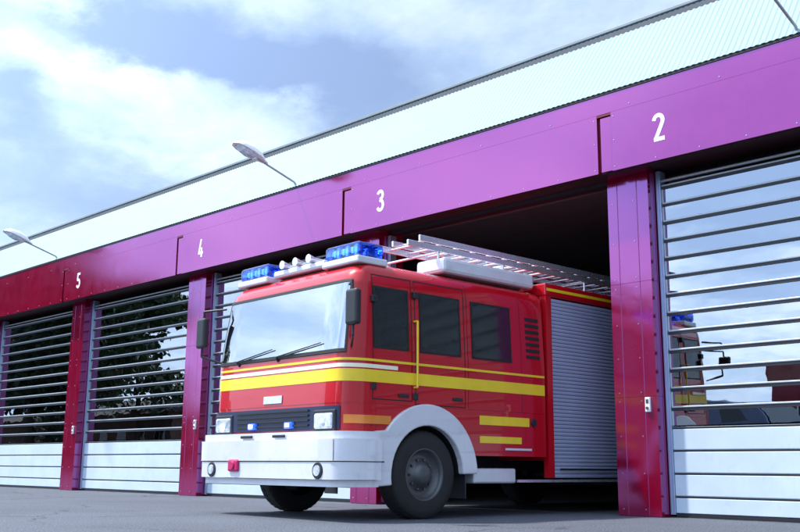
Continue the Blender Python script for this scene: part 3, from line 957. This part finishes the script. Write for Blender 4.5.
# mirrors
for sg in (1, -1):
    ma = MB()
    ma.tube((-.06, sg * 1.16, 2.36), (.10, sg * 1.40, 2.34), .013, n=8)
    ma.tube((.10, sg * 1.40, 2.34), (.10, sg * 1.42, 1.80), .013, n=8)
    ma.tube((.10, sg * 1.42, 1.80), (-.05, sg * 1.22, 1.72), .013, n=8)
    mo = ma.build('mirror_arm', 'tdark', truck)
    mh = MB(); mh.rbox(.06, .14, min(sg * 1.33, sg * 1.51), max(sg * 1.33, sg * 1.51), 1.90, 2.26, .03, seg=3); mh.build('mirror_housing', 'tdark', mo)
# roof equipment
rb = MB(); rb.rbox(-3.02, -1.45, .66, 1.12, 2.69, 2.87, .04); rb.build('roof_locker', 'twhite', truck)
rb = MB(); rb.rbox(-2.9, -1.4, -1.08, -.62, 2.69, 2.84, .03); rb.build('roof_locker', 'twhite', truck)
for x in (-1.5, -2.6, -4.2, -6.2):
    rk = MB()
    rk.tube((x, .1, 2.70), (x, .1, 2.94), .015, n=8); rk.tube((x, .98, 2.70), (x, .98, 2.94), .015, n=8); rk.tube((x, .08, 2.94), (x, 1.0, 2.94), .015, n=8)
    rk.build('rack_frame', 'alu', truck)

# ladders carried on the rack: things of their own
def make_ladder(name, width, length, rungs):
    r_ = empty(name)
    for s in (-1, 1):
        a = MB(); a.rbox(-length, 0, s * width / 2 - .014, s * width / 2 + .014, 0, .07, .006); a.build('rail', 'alu', r_)
    for i in range(rungs):
        a = MB(); x = -.15 - i * (length - .3) / (rungs - 1)
        a.tube((x, -width / 2, .035), (x, width / 2, .035), .014, n=8); a.build('rung', 'alu', r_)
    return r_
TM = Matrix.Translation((11.42, -3.44, 0)) @ Matrix.Rotation(R(-92.8), 4, 'Z')
la = make_ladder('ladder', .46, 4.6, 16)
for i, (x, y, z, lb) in enumerate(((-1.05, .72, 2.96, 'long aluminium ladder on the roof of the fire engine, lower one of the stack'),
                                   (-1.25, .70, 3.05, 'aluminium ladder on the fire engine roof, on top of the other ladder'))):
    o = la if i == 0 else copy_tree(la)
    p_ = TM @ Vector((x, y, z)); o.location = p_; o.rotation_euler = (0, 0, R(-92.8))
    tag(o, lb, 'ladder', 'ladders on the fire engine roof')

# ------------------------------------------------------------------ across the yard (mirrored in the doors and the paint)
M['render_w'] = mat('white_render', (.72, .72, .70), .8, var=.05)
M['brick'] = mat('brown_brick', (.13, .07, .055), .85, var=.3, scale=4)
M['rooft'] = mat('dark_roof_tile', (.045, .04, .045), .8)
M['win'] = mat('window_glass_dark', (.02, .03, .05), .06, ior=1.6)
M['bark'] = mat('bark', (.06, .045, .035), .9)
M['leaf'] = mat('leaf_green', (.045, .075, .03), .65, var=.5, scale=3)
M['leaf2'] = mat('leaf_dark_green', (.03, .055, .028), .65, var=.5, scale=3)
M['carred'] = mat('dark_red_car_paint', (.20, .004, .01), .25, coat=1)
M['carblue'] = mat('blue_grey_car_paint', (.06, .10, .22), .25, coat=1)
M['carsilver'] = mat('silver_car_paint', (.45, .47, .5), .25, metal=.5, coat=1)
def house(x, y, w, d, hgt, wallm, label, nwin, floors, rh=2.4):
    r_ = empty('building', (x, y, 0)); tag(r_, label, 'building', 'buildings across the yard')
    b = MB(); b.box(-w / 2, w / 2, -d / 2, d / 2, 0, hgt); wl = b.build('wall', wallm, r_)
    b = MB()
    if rh > 0:
        vs = [(-w / 2 - .4, -d / 2 - .4, hgt), (w / 2 + .4, -d / 2 - .4, hgt), (w / 2 + .4, d / 2 + .4, hgt), (-w / 2 - .4, d / 2 + .4, hgt), (-w / 2 - .4, 0, hgt + rh), (w / 2 + .4, 0, hgt + rh)]
        b.add(vs, [(0, 1, 5, 4), (2, 3, 4, 5), (0, 4, 3), (1, 2, 5), (0, 3, 2, 1)])
    else:
        b.box(-w / 2 - .2, w / 2 + .2, -d / 2 - .2, d / 2 + .2, hgt + .001, hgt + .25)
    b.build('roof', 'rooft', r_)
    for fl_ in range(floors):
        for i in range(nwin):
            cx = -w / 2 + (i + .5) * w / nwin; z = 1.0 + fl_ * 2.9
            b = MB(); b.box(cx - .65, cx + .65, d / 2 - .02, d / 2 + .05, z, z + 1.3); fr_ = b.build('window', 'render_w', r_)
            b = MB(); b.box(cx - .58, cx - .03, d / 2 + .05, d / 2 + .06, z + .07, z + 1.23); b.box(cx + .03, cx + .58, d / 2 + .05, d / 2 + .06, z + .07, z + 1.23); b.build('pane', 'win', fr_)
    return r_
house(2.1, -36.5, 3.4, 8, 5.1, 'carred', 'dark red clad garage across the yard, left of the long white building', 1, 1, 0)
house(12.5, -40, 15, 9, 5.2, 'render_w', 'long white two-storey building across the yard on the right', 6, 2, 2.0)
house(-62, -34, 34, 8, 3.4, 'brick', 'long low brick shed behind the row of tall trees', 12, 1, 1.6)
house(-13.5, -33.9, 17.0, 2.8, 8.9, 'brick', 'shallow three-storey brown brick slab with flat roof across the yard, unseen, added to darken the pillar reflections', 7, 3, 0)  # unseen shallow slab, added and widened so the lower pillars reflect something dark

def tree_mesh(seed, H, Rr, nleaf, leafm):
    r = random.Random(seed)
    root = empty('broadleaf_tree')
    t = MB()
    p = Vector((0, 0, 0)); rad = .22 * H / 9; segs = 7
    pts = [p]
    for i in range(segs):
        p = p + Vector((r.uniform(-.15, .15), r.uniform(-.15, .15), H * .8 / segs)); pts.append(p)
    for i in range(segs): t.tube(pts[i], pts[i + 1], rad * (1 - i / (segs + 1)), rad * (1 - (i + 1) / (segs + 1)), 8)
    limbs = []
    for i in range(16):
        b = pts[2 + i % (segs - 1)]; a = r.uniform(0, 2 * PI)
        L_ = Rr * r.uniform(.5, .85)
        e = b + Vector((math.cos(a) * L_, math.sin(a) * L_, L_ * r.uniform(.2, .8)))
        t.tube(b, e, rad * .35, rad * .08, 6); limbs.append(e)
    t.build('trunk', 'bark', root)
    cr = MB()
    clumps = [(e, Rr * r.uniform(.22, .42)) for e in limbs] + [(pts[-1] + Vector((r.uniform(-1, 1), r.uniform(-1, 1), r.uniform(-1, 1))), Rr * .35) for _ in range(6)]
    for i in range(10):
        a = r.uniform(0, 2 * PI); z = r.uniform(.17, .95) * H; q_ = Rr * r.uniform(.3, .9)
        clumps.append((Vector((math.cos(a) * q_, math.sin(a) * q_, z)), Rr * r.uniform(.2, .35)))
    for _ in range(nleaf):
        cc, cr_ = r.choice(clumps)
        d_ = Vector((r.gauss(0, 1), r.gauss(0, 1), r.gauss(0, 1))).normalized() * cr_ * r.uniform(.4, 1.1) ** .6
        q_ = cc + d_
        u = Vector((r.gauss(0, 1), r.gauss(0, 1), r.gauss(0, 1))).normalized() * r.uniform(.14, .26)
        v = u.orthogonal().normalized() * u.length * .7
        cr.add([q_ - u, q_ + v, q_ + u, q_ - v], [(0, 1, 2, 3)])
    cr.build('crown', leafm, root, recalc=False)
    return root
tA = tree_mesh(3, 14.5, 4.6, 12000, 'leaf2')
tB = tree_mesh(11, 13.0, 4.2, 10000, 'leaf')
TR = [(tB, -39, -20, .95, 'lighter green tree at the right end of the row facing bay 5'), (tA, -45, -19, 1.05, 'dark tree second from the right in the row facing bay 5'),
      (tA, -51, -22, 1.15, 'tallest dark tree in the row across the yard'), (tB, -57, -19, 1.1, 'broad tree left of the tallest one across the yard'),
      (tA, -64, -22, 1.2, 'dark tree near the left end of the row across the yard'), (tB, -72, -24, 1.3, 'tree at the left end of the row across the yard'),
      (tB, -48, -29, 1.1, 'tree standing behind the row across the yard'), (tB, -20, -50, .7, 'small tree behind the added three-storey brown brick slab'),
      (tA, 24, -46, .75, 'tree at the right end of the long white building across the yard')]
used = set()
for i, (src, x, y, sc, lb) in enumerate(TR):
    o = src if id(src) not in used else copy_tree(src)
    used.add(id(src))
    o.location = (x, y, 0); o.scale = (sc, sc, sc); o.rotation_euler = (0, 0, i * 1.3)
    tag(o, lb, 'tree', 'trees across the yard')

def make_car(paint, label, loc, rz, van=False):
    r_ = empty('parked_van' if van else 'parked_car', loc, rz)
    tag(r_, label, 'van' if van else 'car')
    if van: prof = [(2.4, .35), (2.42, .9), (2.0, 1.15), (1.35, 1.95), (1.1, 2.05), (-2.3, 2.08), (-2.4, 1.9), (-2.42, .35)]; W = .92
    else: prof = [(2.1, .32), (2.15, .62), (2.0, .78), (1.0, .92), (.35, 1.38), (-.9, 1.42), (-1.6, .98), (-2.05, .92), (-2.12, .40), (-2.05, .32)]; W = .86
    b = MB(); b.extrude(prof, -W, W); b.build('body', paint, r_, bevel=.07, seg=3)
    wp = [(1.2, 1.25), (.75, 1.80), (.2, 1.82), (.2, 1.25)] if van else [(.95, .95), (.32, 1.33), (-.82, 1.36), (-1.4, .99)]
    for s in (-1, 1):
        b = MB(); b.extrude(wp, s * (W - .02), s * (W + .006)); b.build('side_window', 'win', r_)
    b = MB()
    if van: b.extrude([(1.98, 1.21), (1.99, 1.23), (1.42, 1.90), (1.40, 1.88)], -W + .1, W - .1)
    else: b.extrude([(.99, .95), (1.0, .965), (.40, 1.375), (.38, 1.36)], -W + .1, W - .1)
    b.build('windscreen', 'win', r_)
    for x in (1.35, -1.35):
        for s in (-1, 1):
            b = MB(); b.lathe([(.0, -.1), (.2, -.1), (.3, -.11), (.325, -.08), (.325, .08), (.3, .11), (.2, .1), (0, .1)], 20, M_=Matrix.Translation((x, s * (W - .08), .325)))
            b.build('wheel', 'tyre', r_)
    return r_
make_car('carblue', 'dark blue van parked in the yard facing bay 2', (5.0, -19.5, 0), R(12), True)
make_car('carsilver', 'silver car parked in the yard right of the dark blue van', (9.6, -19, 0), R(-8))
make_car('carred', 'dark red car parked across the yard in front of the added three-storey brick slab', (-6.5, -29, 0), R(20))
